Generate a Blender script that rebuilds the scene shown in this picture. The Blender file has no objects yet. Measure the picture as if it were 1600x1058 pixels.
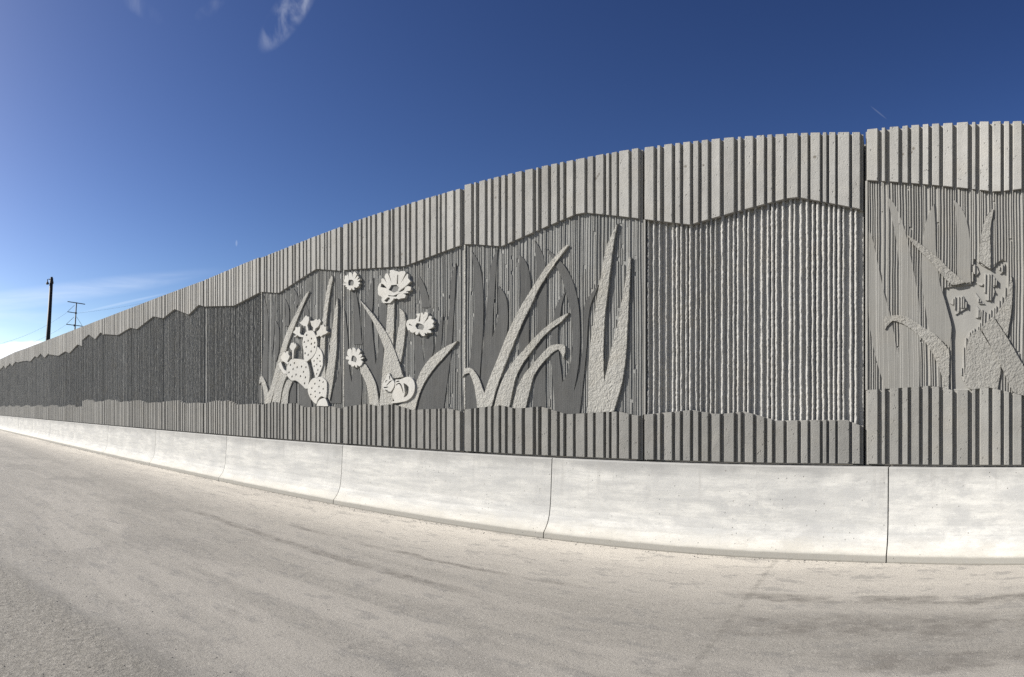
import bpy, math, random
from mathutils import Vector, Matrix
from mathutils import noise as mnoise
from mathutils.geometry import delaunay_2d_cdt

# ------------------------------------------------------------------ camera, sky, sun, exposure
SC = bpy.context.scene
COL = SC.collection
EYE = 1.767            # camera height
D = 7.5                # distance from the camera to the front of the wall's ribs
FPX = 984.46           # focal length of the panorama in photograph pixels
KDEG = 0.0582          # degrees per photograph pixel
X0 = 1395.0            # photograph column square to the wall
YH = 635.0             # photograph row of the horizon

cam = bpy.data.cameras.new('camera')
cam_ob = bpy.data.objects.new('camera', cam)
COL.objects.link(cam_ob)
SC.camera = cam_ob
cam.type = 'PANO'                      # the photograph is a swept phone panorama
cam.panorama_type = 'CENTRAL_CYLINDRICAL'
half = math.radians(800 * KDEG)
cam.central_cylindrical_range_u_min = -half
cam.central_cylindrical_range_u_max = half
cam.central_cylindrical_range_v_min = -(1058 - YH) / FPX
cam.central_cylindrical_range_v_max = YH / FPX
cam.central_cylindrical_radius = 1.0
cam.clip_start = 0.05
cam.clip_end = 6000
cam_ob.location = (0, 0, EYE)
cam_ob.rotation_euler = (math.radians(90), 0, math.radians((X0 - 800) * KDEG))

SUN = Vector((-0.72, -0.45, 0.53)).normalized()     # towards the sun: left, behind the camera
sun_el = math.asin(SUN.z)
sun_az = math.atan2(SUN.x, SUN.y)

world = bpy.data.worlds.new('World')
SC.world = world
world.use_nodes = True
wt = world.node_tree
for n in list(wt.nodes):
    wt.nodes.remove(n)


class NB:
    """small node-tree builder"""
    def __init__(self, tree):
        self.t = tree

    def n(self, kind, **kw):
        nd = self.t.nodes.new(kind)
        for k, v in kw.items():
            setattr(nd, k, v)
        return nd

    def put(self, sock, v):
        if isinstance(v, bpy.types.NodeSocket):
            self.t.links.new(v, sock)
        elif isinstance(v, (tuple, list)) and len(v) == 3 and len(getattr(sock, 'default_value', ())) == 4:
            sock.default_value = (*v, 1)
        else:
            sock.default_value = v

    def m(self, op, a, b=None, c=None, clamp=False):
        nd = self.n('ShaderNodeMath', operation=op, use_clamp=clamp)
        for i, v in enumerate((a, b, c)):
            if v is not None:
                self.put(nd.inputs[i], v)
        return nd.outputs[0]

    def noise(self, vec, scale, detail=4, rough=0.55, dist=0.0):
        nd = self.n('ShaderNodeTexNoise')
        if vec is not None:
            self.put(nd.inputs['Vector'], vec)
        nd.inputs['Scale'].default_value = scale
        nd.inputs['Detail'].default_value = detail
        nd.inputs['Roughness'].default_value = rough
        nd.inputs['Distortion'].default_value = dist
        return nd.outputs[0]

    def ramp(self, v, a, b, lo=0.0, hi=1.0, smooth=True):
        nd = self.n('ShaderNodeMapRange')
        nd.interpolation_type = 'SMOOTHSTEP' if smooth else 'LINEAR'
        self.put(nd.inputs[0], v)
        self.put(nd.inputs[1], a); self.put(nd.inputs[2], b)
        self.put(nd.inputs[3], lo); self.put(nd.inputs[4], hi)
        return nd.outputs[0]

    def mix(self, f, a, b, blend='MIX'):
        nd = self.n('ShaderNodeMix', data_type='RGBA', blend_type=blend)
        self.put(nd.inputs[0], f)
        self.put(nd.inputs[6], a); self.put(nd.inputs[7], b)
        return nd.outputs[2]

    def scalevec(self, vec, s):
        nd = self.n('ShaderNodeMapping')
        self.put(nd.inputs['Vector'], vec)
        nd.inputs['Scale'].default_value = s
        return nd.outputs[0]


def sky_world():
    b = NB(wt)
    sky = b.n('ShaderNodeTexSky')
    sky.sky_type = 'NISHITA'
    sky.sun_disc = False
    sky.sun_elevation = sun_el
    sky.sun_rotation = sun_az
    sky.altitude = 1600
    sky.air_density = 1.0
    sky.dust_density = 3.0
    sky.ozone_density = 3.0
    tc = b.n('ShaderNodeTexCoord')
    sep = b.n('ShaderNodeSeparateXYZ')
    wt.links.new(tc.outputs['Generated'], sep.inputs[0])
    x, y, z = sep.outputs
    az = b.m('ARCTAN2', b.m('MULTIPLY', x, -1.0), y)          # positive to the left of the wall's normal
    hyp = b.m('SQRT', b.m('ADD', b.m('MULTIPLY', x, x), b.m('MULTIPLY', y, y)))
    el = b.m('DIVIDE', z, b.m('MAXIMUM', hyp, 0.001))
    comb = b.n('ShaderNodeCombineXYZ')
    wt.links.new(az, comb.inputs[0]); wt.links.new(el, comb.inputs[1])
    uv = comb.outputs[0]

    def at(px, py):
        return math.radians((X0 - px) * KDEG), (YH - py) / FPX

    def blob(px, py, rx, ry, slant=0.0):
        a0, e0 = at(px, py)
        da = b.m('SUBTRACT', az, a0)
        de = b.m('SUBTRACT', b.m('SUBTRACT', el, e0), b.m('MULTIPLY', da, slant))
        q = b.m('ADD', b.m('POWER', b.m('DIVIDE', da, rx / FPX), 2.0), b.m('POWER', b.m('DIVIDE', de, ry / FPX), 2.0))
        return b.ramp(q, 1.0, 0.0)
    wisp_n = b.noise(b.scalevec(uv, (14, 7, 1)), 1.7, 5, 0.5, 0.5)
    puff_n = b.noise(b.scalevec(uv, (20, 40, 1)), 1.6, 6, 0.6)
    thin_n = b.noise(b.scalevec(uv, (5, 40, 1)), 1.3, 5, 0.55, 0.5)
    wisp = b.m('MULTIPLY', blob(452, 18, 52, 44, -1.0), b.ramp(wisp_n, 0.36, 0.78))
    wisp2 = b.m('MULTIPLY', blob(215, 8, 45, 20, 0.6), b.ramp(wisp_n, 0.4, 0.85, 0, 0.10))
    wisp3 = b.m('MULTIPLY', blob(328, 14, 26, 16, -0.5), b.ramp(wisp_n, 0.4, 0.85, 0, 0.12))
    low = blob(5, 552, 105, 20, -0.15)
    cloud = b.ramp(b.m('ADD', b.m('MULTIPLY', low, 1.0), b.m('MULTIPLY', b.m('SUBTRACT', puff_n, 0.5), 0.9)), 0.22, 0.62)
    cloud = b.m('MULTIPLY', cloud, b.ramp(low, 0.02, 0.25))
    veil = b.m('MULTIPLY', blob(40, 466, 330, 20, -0.14), b.ramp(thin_n, 0.3, 0.75, 0.06, 0.22))
    veil2 = b.m('MULTIPLY', blob(20, 505, 260, 26, 0.1), b.ramp(thin_n, 0.35, 0.8, 0.0, 0.22))
    trail = b.m('MULTIPLY', blob(195, 473, 80, 2.6, -0.225), 0.12)
    t2 = b.m('MULTIPLY', blob(369.5, 380, 2.0, 6, 0.0), 0.12)
    t3 = b.m('MULTIPLY', blob(1373, 176, 15, 2.0, 0.8), 0.05)
    tot = wisp
    tot = b.m('MULTIPLY', tot, 0.5)
    for k in (wisp2, wisp3, cloud, veil, veil2, trail, t2, t3):
        tot = b.m('MAXIMUM', tot, k)
    tot = b.m('MINIMUM', tot, 1.0)
    white = (13.5, 14.0, 14.8)
    hsv = b.n('ShaderNodeHueSaturation')
    hsv.inputs['Hue'].default_value = 0.515
    hsv.inputs['Saturation'].default_value = 1.12
    wt.links.new(sky.outputs[0], hsv.inputs['Color'])
    gam = b.n('ShaderNodeGamma')
    gam.inputs['Gamma'].default_value = 1.54
    wt.links.new(hsv.outputs[0], gam.inputs['Color'])
    blue = b.mix(1.0, gam.outputs[0], (0.87, 0.76, 0.54), 'MULTIPLY')
    cap = b.n('ShaderNodeVectorMath', operation='MINIMUM')
    wt.links.new(blue, cap.inputs[0])
    cap.inputs[1].default_value = (18, 18, 18)
    col = b.mix(tot, cap.outputs[0], white)
    bg = b.n('ShaderNodeBackground')
    bg.inputs['Strength'].default_value = 0.05
    wt.links.new(col, bg.inputs['Color'])
    out = b.n('ShaderNodeOutputWorld')
    wt.links.new(bg.outputs[0], out.inputs['Surface'])


sky_world()

sun = bpy.data.lights.new('sun', 'SUN')
sun.energy = 5.0
sun.angle = math.radians(0.53)
sun.color = (1.0, 0.965, 0.905)
sun_ob = bpy.data.objects.new('sun', sun)
COL.objects.link(sun_ob)
sun_ob.rotation_euler = SUN.to_track_quat('Z', 'Y').to_euler()

SC.view_settings.view_transform = 'Standard'
SC.view_settings.look = 'None'
SC.view_settings.gamma = 1.0
SC.view_settings.use_curve_mapping = False
SC.view_settings.exposure = 0.8
SC.render.engine = 'CYCLES'
SC.cycles.max_bounces = 4
SC.cycles.diffuse_bounces = 2
SC.cycles.use_denoising = False      # keep the grain of the concrete

# ------------------------------------------------------------------ helpers
RND = random.Random(7)
TURN = math.radians(9.0)                                    # turn of the wall at the animal panel
XJ = -D * math.tan(math.radians((X0 - 1350) * KDEG))


def wall_pt(px, py, off=0.0):
    """photograph pixel -> (X, Z) on the plane 'off' metres behind the rib fronts"""
    th = math.radians((X0 - px) * KDEG)
    d = D + off
    if px > 1350.5:                       # the wall turns towards the road at this joint
        nx, ny = math.sin(TURN), math.cos(TURN)
        r = (XJ * nx + D * ny + off) / (-math.sin(th) * nx + math.cos(th) * ny)
        u = (-r * math.sin(th) - XJ) * ny - (r * math.cos(th) - D) * nx
        return (XJ + u, EYE + (YH - py) / FPX * r)
    return (-d * math.tan(th), EYE + (YH - py) / FPX * d / math.cos(th))


def wall_x(px, off=0.0):
    return wall_pt(px, 600, off)[0]


def ray_pt(px, py, r):
    th = math.radians((X0 - px) * KDEG)
    return Vector((-r * math.sin(th), r * math.cos(th), EYE + (YH - py) / FPX * r))


def mesh_obj(name, verts, faces, mat, parent=None, smooth=False):
    me = bpy.data.meshes.new(name)
    me.from_pydata(verts, [], faces)
    me.update()
    if smooth:
        me.polygons.foreach_set('use_smooth', [True] * len(me.polygons))
    if mat:
        me.materials.append(mat)
    ob = bpy.data.objects.new(name, me)
    COL.objects.link(ob)
    if parent is not None:
        ob.parent = parent
        ob.matrix_parent_inverse = Matrix.Translation(-parent.location) if parent.parent is None else Matrix.Identity(4)
    return ob


def thing(name, loc, label, cat, group=None):
    e = bpy.data.objects.new(name, None)
    e.empty_display_size = 0.2
    e.location = loc
    COL.objects.link(e)
    e['label'] = label
    e['category'] = cat
    if group:
        e['group'] = group
    return e


def part(name, parent, label=None):
    e = bpy.data.objects.new(name, None)
    e.empty_display_size = 0.1
    COL.objects.link(e)
    e.parent = parent
    e.matrix_parent_inverse = Matrix.Translation(-parent.location)
    if label:
        e['label'] = label
    return e


def tag(o, label, cat, group=None):
    o['label'] = label
    o['category'] = cat
    if group:
        o['group'] = group
    return o


class MB:
    def __init__(self):
        self.v = []
        self.f = []

    def add(self, vs, fs):
        k = len(self.v)
        self.v.extend(vs)
        self.f.extend([tuple(i + k for i in f) for f in fs])

    def box(self, x0, x1, y0, y1, z0, z1):
        vs = [(x0, y0, z0), (x1, y0, z0), (x1, y1, z0), (x0, y1, z0), (x0, y0, z1), (x1, y0, z1), (x1, y1, z1), (x0, y1, z1)]
        self.add(vs, [(0, 3, 2, 1), (4, 5, 6, 7), (0, 1, 5, 4), (1, 2, 6, 5), (2, 3, 7, 6), (3, 0, 4, 7)])

    def prism(self, loops, yf, yb, edge=0.0):
        """loops of (x, z): an outline and its holes, pushed from yf (front) to yb (back)"""
        pts, edges = [], []
        for lp in loops:
            k = len(pts)
            pts.extend(Vector(p) for p in lp)
            edges.extend((k + i, k + (i + 1) % len(lp)) for i in range(len(lp)))
        vo, eo, fo, *_ = delaunay_2d_cdt(pts, edges, [], 0, 1e-6)
        keep = []
        for f in fo:
            c = sum((vo[i] for i in f), Vector((0, 0))) / len(f)
            if inside(c, loops[0]) and not any(inside(c, h) for h in loops[1:]):
                keep.append(f)
        fo = keep
        vs = [(p.x, yf, p.y) for p in vo]
        self.add(vs, [tuple(f) if _area([vo[i] for i in f]) > 0 else tuple(reversed(f)) for f in fo])
        for lp in loops:
            m = len(lp)
            ring = [(p[0], yf, p[1]) for p in lp] + [(p[0], yb, p[1]) for p in lp]
            fs = [(i, (i + 1) % m, m + (i + 1) % m, m + i) for i in range(m)]
            self.add(ring, fs)

    def tube(self, pts, radii, n=8):
        rings = []
        for i, p in enumerate(pts):
            a = pts[max(i - 1, 0)]; c = pts[min(i + 1, len(pts) - 1)]
            t = (c - a).normalized()
            u = t.cross(Vector((0.13, 0.9, 0.2))).normalized()
            w = t.cross(u)
            r = radii[i] if isinstance(radii, (list, tuple)) else radii
            rings.append([tuple(p + u * (r * math.cos(2 * math.pi * k / n)) + w * (r * math.sin(2 * math.pi * k / n))) for k in range(n)])
        vs = [q for r in rings for q in r]
        fs = []
        for i in range(len(pts) - 1):
            for k in range(n):
                a = i * n + k; c = i * n + (k + 1) % n
                fs.append((a, c, c + n, a + n))
        fs.append(tuple(range(n - 1, -1, -1)))
        fs.append(tuple(range((len(pts) - 1) * n, len(pts) * n)))
        self.add(vs, fs)

    def build(self, name, mat, parent=None, smooth=False):
        return mesh_obj(name, self.v, self.f, mat, parent, smooth)


def _area(ps):
    return sum(ps[i].x * ps[(i + 1) % len(ps)].y - ps[(i + 1) % len(ps)].x * ps[i].y for i in range(len(ps)))


def inside(p, poly):
    x, y = p
    c = False
    j = len(poly) - 1
    for i in range(len(poly)):
        xi, yi = poly[i]; xj, yj = poly[j]
        if (yi > y) != (yj > y) and x < (xj - xi) * (y - yi) / (yj - yi) + xi:
            c = not c
        j = i
    return c


def soften(pts, sharp=0.55, sub=3):
    """closed outline -> rounded outline; corners turning more than about acos(sharp) stay sharp"""
    n = len(pts)
    V = [Vector(p) for p in pts]
    out = []
    crisp = []
    for i in range(n):
        a = (V[i] - V[i - 1]); b = (V[(i + 1) % n] - V[i])
        crisp.append(a.length < 1e-9 or b.length < 1e-9 or a.normalized().dot(b.normalized()) < sharp)
    for i in range(n):
        p1, p2 = V[i], V[(i + 1) % n]
        p0 = V[i - 1] if not crisp[i] else p1 - (p2 - p1) * 0.5
        p3 = V[(i + 2) % n] if not crisp[(i + 1) % n] else p2 + (p2 - p1) * 0.5
        for k in range(sub):
            t = k / sub
            q = 0.5 * ((2 * p1) + (p2 - p0) * t + (2 * p0 - 5 * p1 + 4 * p2 - p3) * t * t + (3 * p1 - p0 - 3 * p2 + p3) * t ** 3)
            out.append((q.x, q.y))
    return out


# ------------------------------------------------------------------ materials
def base_mat(name):
    m = bpy.data.materials.new(name)
    m.use_nodes = True
    t = m.node_tree
    for n in list(t.nodes):
        t.nodes.remove(n)
    b = NB(t)
    out = b.n('ShaderNodeOutputMaterial')
    bs = b.n('ShaderNodeBsdfPrincipled')
    t.links.new(bs.outputs[0], out.inputs[0])
    bs.inputs['Specular IOR Level'].default_value = 0.25
    tc = b.n('ShaderNodeTexCoord')
    return m, b, bs, tc.outputs['Object']


def bump(b, bs, height, strength, dist, prev=None, arris=0.0):
    if arris:
        bv = b.n('ShaderNodeBevel')
        bv.samples = 4
        bv.inputs['Radius'].default_value = arris
        prev = bv.outputs[0]
    nd = b.n('ShaderNodeBump')
    nd.inputs['Strength'].default_value = strength
    nd.inputs['Distance'].default_value = dist
    b.put(nd.inputs['Height'], height)
    if prev is not None:
        b.t.links.new(prev, nd.inputs['Normal'])
    b.t.links.new(nd.outputs[0], bs.inputs['Normal'])
    return nd.outputs[0]


SPOTS = [(1071, 260), (1099, 258), (1273, 245), (1411, 241), (1427, 232), (1424, 238), (934, 275), (931, 279), (936, 272), (774, 309),
         (562, 368), (568, 371), (504, 387), (628, 397)]


ALB = 0.68


def concrete(name, col, var=0.12, rough=0.85, grain=0.5, pits=0.0, lumps=0.0, lump_scale=28.0, streak=0.15, rand=0.06, spots=False, wood=0.0, arris=0.0):
    col = tuple(c * ALB for c in col)
    m, b, bs, oc = base_mat(name)
    big = b.noise(oc, 1.1, 4, 0.55)
    mid = b.noise(oc, 7.0, 5, 0.6)
    fine = b.noise(oc, 60.0, 4, 0.65)
    run = b.noise(b.scalevec(oc, (9, 9, 0.45)), 1.0, 4, 0.6)
    v = b.m('ADD', b.m('MULTIPLY', b.m('SUBTRACT', big, 0.5), var * 1.6), b.m('MULTIPLY', b.m('SUBTRACT', mid, 0.5), var * 1.5))
    v = b.m('ADD', v, b.m('MULTIPLY', b.m('SUBTRACT', fine, 0.5), var * 1.6))
    v = b.m('ADD', v, b.m('MULTIPLY', b.m('SUBTRACT', run, 0.5), streak * 1.8))
    oi = b.n('ShaderNodeObjectInfo')
    v = b.m('ADD', v, b.m('MULTIPLY', b.m('SUBTRACT', oi.outputs['Random'], 0.5), rand * 2))
    v = b.m('ADD', v, 1.0)
    vc = b.n('ShaderNodeCombineXYZ')
    for i in range(3):
        b.t.links.new(v, vc.inputs[i])
    c = b.mix(1.0, col, vc.outputs[0], 'MULTIPLY')
    warm = b.ramp(b.noise(oc, 2.3, 3, 0.6), 0.45, 0.8)
    c = b.mix(b.m('MULTIPLY', warm, 0.30), c, b.mix(1.0, c, (1.04, 0.97, 0.86), 'MULTIPLY'))
    h = b.m('MULTIPLY', fine, grain)
    h = b.m('ADD', h, b.m('MULTIPLY', mid, grain))
    if pits:
        vo = b.n('ShaderNodeTexVoronoi')
        b.put(vo.inputs['Vector'], b.scalevec(oc, (1, 1, 0.62)))
        vo.inputs['Scale'].default_value = 26.0
        jit = b.noise(oc, 40.0, 3)
        pit = b.ramp(b.m('ADD', vo.outputs['Distance'], b.m('MULTIPLY', jit, 0.25)), 0.22, 0.36)
        sel = b.ramp(b.noise(oc, 13.0, 2), 0.45, 0.62)
        pitm = b.m('MULTIPLY', b.m('SUBTRACT', 1.0, pit), sel)
        h = b.m('SUBTRACT', h, b.m('MULTIPLY', pitm, pits))
        c = b.mix(b.m('MULTIPLY', pitm, 0.22), c, (0.12, 0.115, 0.105))
    if lumps:
        l1 = b.noise(b.scalevec(oc, (1, 1, 0.8)), lump_scale, 4, 0.6, 0.35)
        h = b.m('ADD', h, b.m('MULTIPLY', l1, lumps))
        l2 = b.noise(oc, lump_scale * 0.45, 3, 0.6)
        h = b.m('ADD', h, b.m('MULTIPLY', l2, lumps * 1.2))
    if wood:
        g = b.noise(b.scalevec(oc, (90, 90, 1.6)), 1.0, 4, 0.6)
        h = b.m('ADD', h, b.m('MULTIPLY', g, wood))
        c = b.mix(b.m('MULTIPLY', b.ramp(g, 0.35, 0.7), 0.22), c, b.mix(1.0, c, (1.35, 1.35, 1.33), 'MULTIPLY'))
    if spots:
        sep = b.n('ShaderNodeSeparateXYZ')
        b.put(sep.inputs[0], oc)
        wob = b.m('MULTIPLY', b.m('SUBTRACT', b.noise(oc, 55.0, 3), 0.5), 0.03)
        tot = None
        for px, py in SPOTS:
            X, Z = wall_pt(px, py)
            r = RND.uniform(0.013, 0.02) * (1 + 0.0)
            q = b.m('SQRT', b.m('ADD', b.m('POWER', b.m('SUBTRACT', sep.outputs[0], X), 2.0), b.m('POWER', b.m('SUBTRACT', sep.outputs[2], Z), 2.0)))
            s = b.ramp(b.m('ADD', q, wob), r * 1.5, r * 0.5)
            tot = s if tot is None else b.m('MAXIMUM', tot, s)
        c = b.mix(b.m('MULTIPLY', tot, 0.75), c, (0.10, 0.085, 0.065))
    b.put(bs.inputs['Base Color'], c)
    bs.inputs['Roughness'].default_value = rough
    bump(b, bs, h, 1.0, 0.012, arris=arris)
    return m


M = {}
M['rib'] = concrete('rib_concrete', (0.400, 0.392, 0.369), 0.20, pits=0.7, grain=0.45, streak=0.28, rand=0.08)
M['rib_spotted'] = concrete('rib_concrete_spotted', (0.400, 0.392, 0.369), 0.20, pits=0.7, grain=0.45, streak=0.28, rand=0.08, spots=True)
M['rib_low'] = concrete('rib_concrete_lower', (0.285, 0.279, 0.260), 0.22, pits=0.7, grain=0.45, streak=0.22, rand=0.10)  # ribs of the lower bands, a darker tone than the upper ones
M['groove'] = concrete('groove_concrete', (0.33, 0.32, 0.295), 0.10)
M['field_dark'] = concrete('stained_field', (0.31, 0.31, 0.295), 0.22, streak=0.5, grain=0.4)
M['field_pale'] = concrete('pale_field', (0.36, 0.352, 0.328), 0.10, grain=0.3)
M['rope'] = concrete('rope_concrete', (0.455, 0.447, 0.424), 0.16, lumps=0.55, lump_scale=48)
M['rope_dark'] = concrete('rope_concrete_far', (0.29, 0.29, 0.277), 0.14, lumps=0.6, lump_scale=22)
M['blade_dark'] = concrete('stained_blade', (0.100, 0.101, 0.099), 0.20, grain=0.3, wood=0.4, streak=0.3, arris=0.004)
M['blade_pale'] = concrete('pale_blade', (0.235, 0.23, 0.214), 0.09, grain=0.15, wood=0.3)
M['rough'] = concrete('rough_blade', (0.44, 0.43, 0.395), 0.20, lumps=1.5, lump_scale=46, arris=0.010)
M['rough_pale'] = concrete('rough_pale_blade', (0.31, 0.302, 0.278), 0.20, lumps=1.5, lump_scale=46, arris=0.010)
M['figure'] = concrete('cream_figure', (0.60, 0.588, 0.548), 0.14, grain=0.35, pits=0.25, streak=0.12, arris=0.008)
M['figure_grey'] = concrete('grey_figure', (0.31, 0.304, 0.284), 0.07, grain=0.15)
M['centre'] = concrete('flower_centre', (0.22, 0.22, 0.21), 0.1)


def barrier_mat():
    m, b, bs, oc = base_mat('barrier_concrete')
    sep = b.n('ShaderNodeSeparateXYZ')
    b.put(sep.inputs[0], oc)
    oi = b.n('ShaderNodeObjectInfo')
    shift = b.n('ShaderNodeVectorMath', operation='ADD')
    b.put(shift.inputs[0], oc)
    cx = b.n('ShaderNodeCombineXYZ')
    b.t.links.new(b.m('MULTIPLY', oi.outputs['Random'], 40.0), cx.inputs[0])
    b.t.links.new(cx.outputs[0], shift.inputs[1])
    v = shift.outputs[0]
    X_ = sep.outputs[0]
    drag = b.noise(b.scalevec(v, (1.5, 6, 11)), 1.0, 7, 0.72)
    cloud = b.noise(b.scalevec(v, (1, 1, 1.6)), 1.4, 5, 0.6)
    fine = b.noise(v, 70.0, 4, 0.7)
    patch = b.noise(b.scalevec(v, (1.6, 3, 3)), 1.6, 5, 0.7)
    c = b.mix(b.ramp(drag, 0.34, 0.72), (0.72, 0.705, 0.66), (0.49, 0.487, 0.468))
    c = b.mix(b.m('MULTIPLY', b.ramp(cloud, 0.40, 0.66), 0.6), c, (0.50, 0.497, 0.48))
    c = b.mix(b.m('MULTIPLY', b.ramp(patch, 0.46, 0.62), b.ramp(X_, -9.0, 1.0, 0.15, 0.75)), c, (0.47, 0.468, 0.455))
    # weathering under the top edge, splash dirt at the toe
    topd = b.m('MULTIPLY', b.ramp(b.m('ADD', sep.outputs[2], b.m('MULTIPLY', patch, 0.35)), 0.98, 1.28), 0.75)
    c = b.mix(topd, c, (0.33, 0.326, 0.312))
    toed = b.m('MULTIPLY', b.ramp(b.m('SUBTRACT', sep.outputs[2], b.m('MULTIPLY', b.m('SUBTRACT', patch, 0.5), 0.30)), 0.30, 0.05), 0.45)
    c = b.mix(toed, c, (0.63, 0.575, 0.46))
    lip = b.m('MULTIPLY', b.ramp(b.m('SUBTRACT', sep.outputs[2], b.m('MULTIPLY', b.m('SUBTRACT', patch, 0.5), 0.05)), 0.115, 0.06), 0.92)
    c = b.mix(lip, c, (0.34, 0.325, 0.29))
    spk = b.ramp(b.noise(b.scalevec(v, (1, 1, 1.4)), 34.0, 4, 0.75), 0.70, 0.76)
    zone = b.m('MULTIPLY', b.ramp(sep.outputs[2], 0.42, 0.2), b.ramp(patch, 0.5, 0.66))
    c = b.mix(b.m('MULTIPLY', b.m('MULTIPLY', spk, zone), 0.8), c, (0.30, 0.27, 0.23))
    vo = b.n('ShaderNodeTexVoronoi')
    b.put(vo.inputs['Vector'], v)
    vo.inputs['Scale'].default_value = 20.0
    vr = b.n('ShaderNodeSeparateColor')
    b.t.links.new(vo.outputs['Color'], vr.inputs[0])
    hole = b.m('MULTIPLY', b.ramp(vo.outputs['Distance'], 0.17, 0.10), b.m('GREATER_THAN', vr.outputs[0], 0.86))
    c = b.mix(b.m('MULTIPLY', hole, 0.65), c, (0.20, 0.19, 0.17))
    gr = b.noise(b.scalevec(v, (1, 1, 1.7)), 26.0, 5, 0.75)
    c = b.mix(b.m('MULTIPLY', b.ramp(gr, 0.52, 0.66), 0.38), c, (0.42, 0.415, 0.40))
    drip = b.m('MULTIPLY', b.ramp(b.noise(b.scalevec(v, (7, 3, 0.5)), 1.0, 4, 0.6), 0.56, 0.70), b.ramp(sep.outputs[2], 0.3, 1.0))
    c = b.mix(b.m('MULTIPLY', drip, 0.35), c, (0.36, 0.35, 0.33))
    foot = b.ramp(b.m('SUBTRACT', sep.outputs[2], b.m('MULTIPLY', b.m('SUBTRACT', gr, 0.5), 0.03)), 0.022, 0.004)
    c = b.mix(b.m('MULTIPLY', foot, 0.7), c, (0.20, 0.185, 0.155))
    h = b.m('ADD', b.m('MULTIPLY', fine, 0.25), b.m('MULTIPLY', drag, 0.45))
    h = b.m('SUBTRACT', h, b.m('MULTIPLY', hole, 0.8))
    c = b.mix(b.m('MULTIPLY', b.m('SUBTRACT', fine, 0.45), 0.5, clamp=True), c, (0.45, 0.44, 0.41))
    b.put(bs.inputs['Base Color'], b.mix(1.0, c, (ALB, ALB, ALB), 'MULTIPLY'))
    bs.inputs['Roughness'].default_value = 0.8
    bump(b, bs, h, 0.7, 0.008)
    return m


M['barrier'] = barrier_mat()


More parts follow.
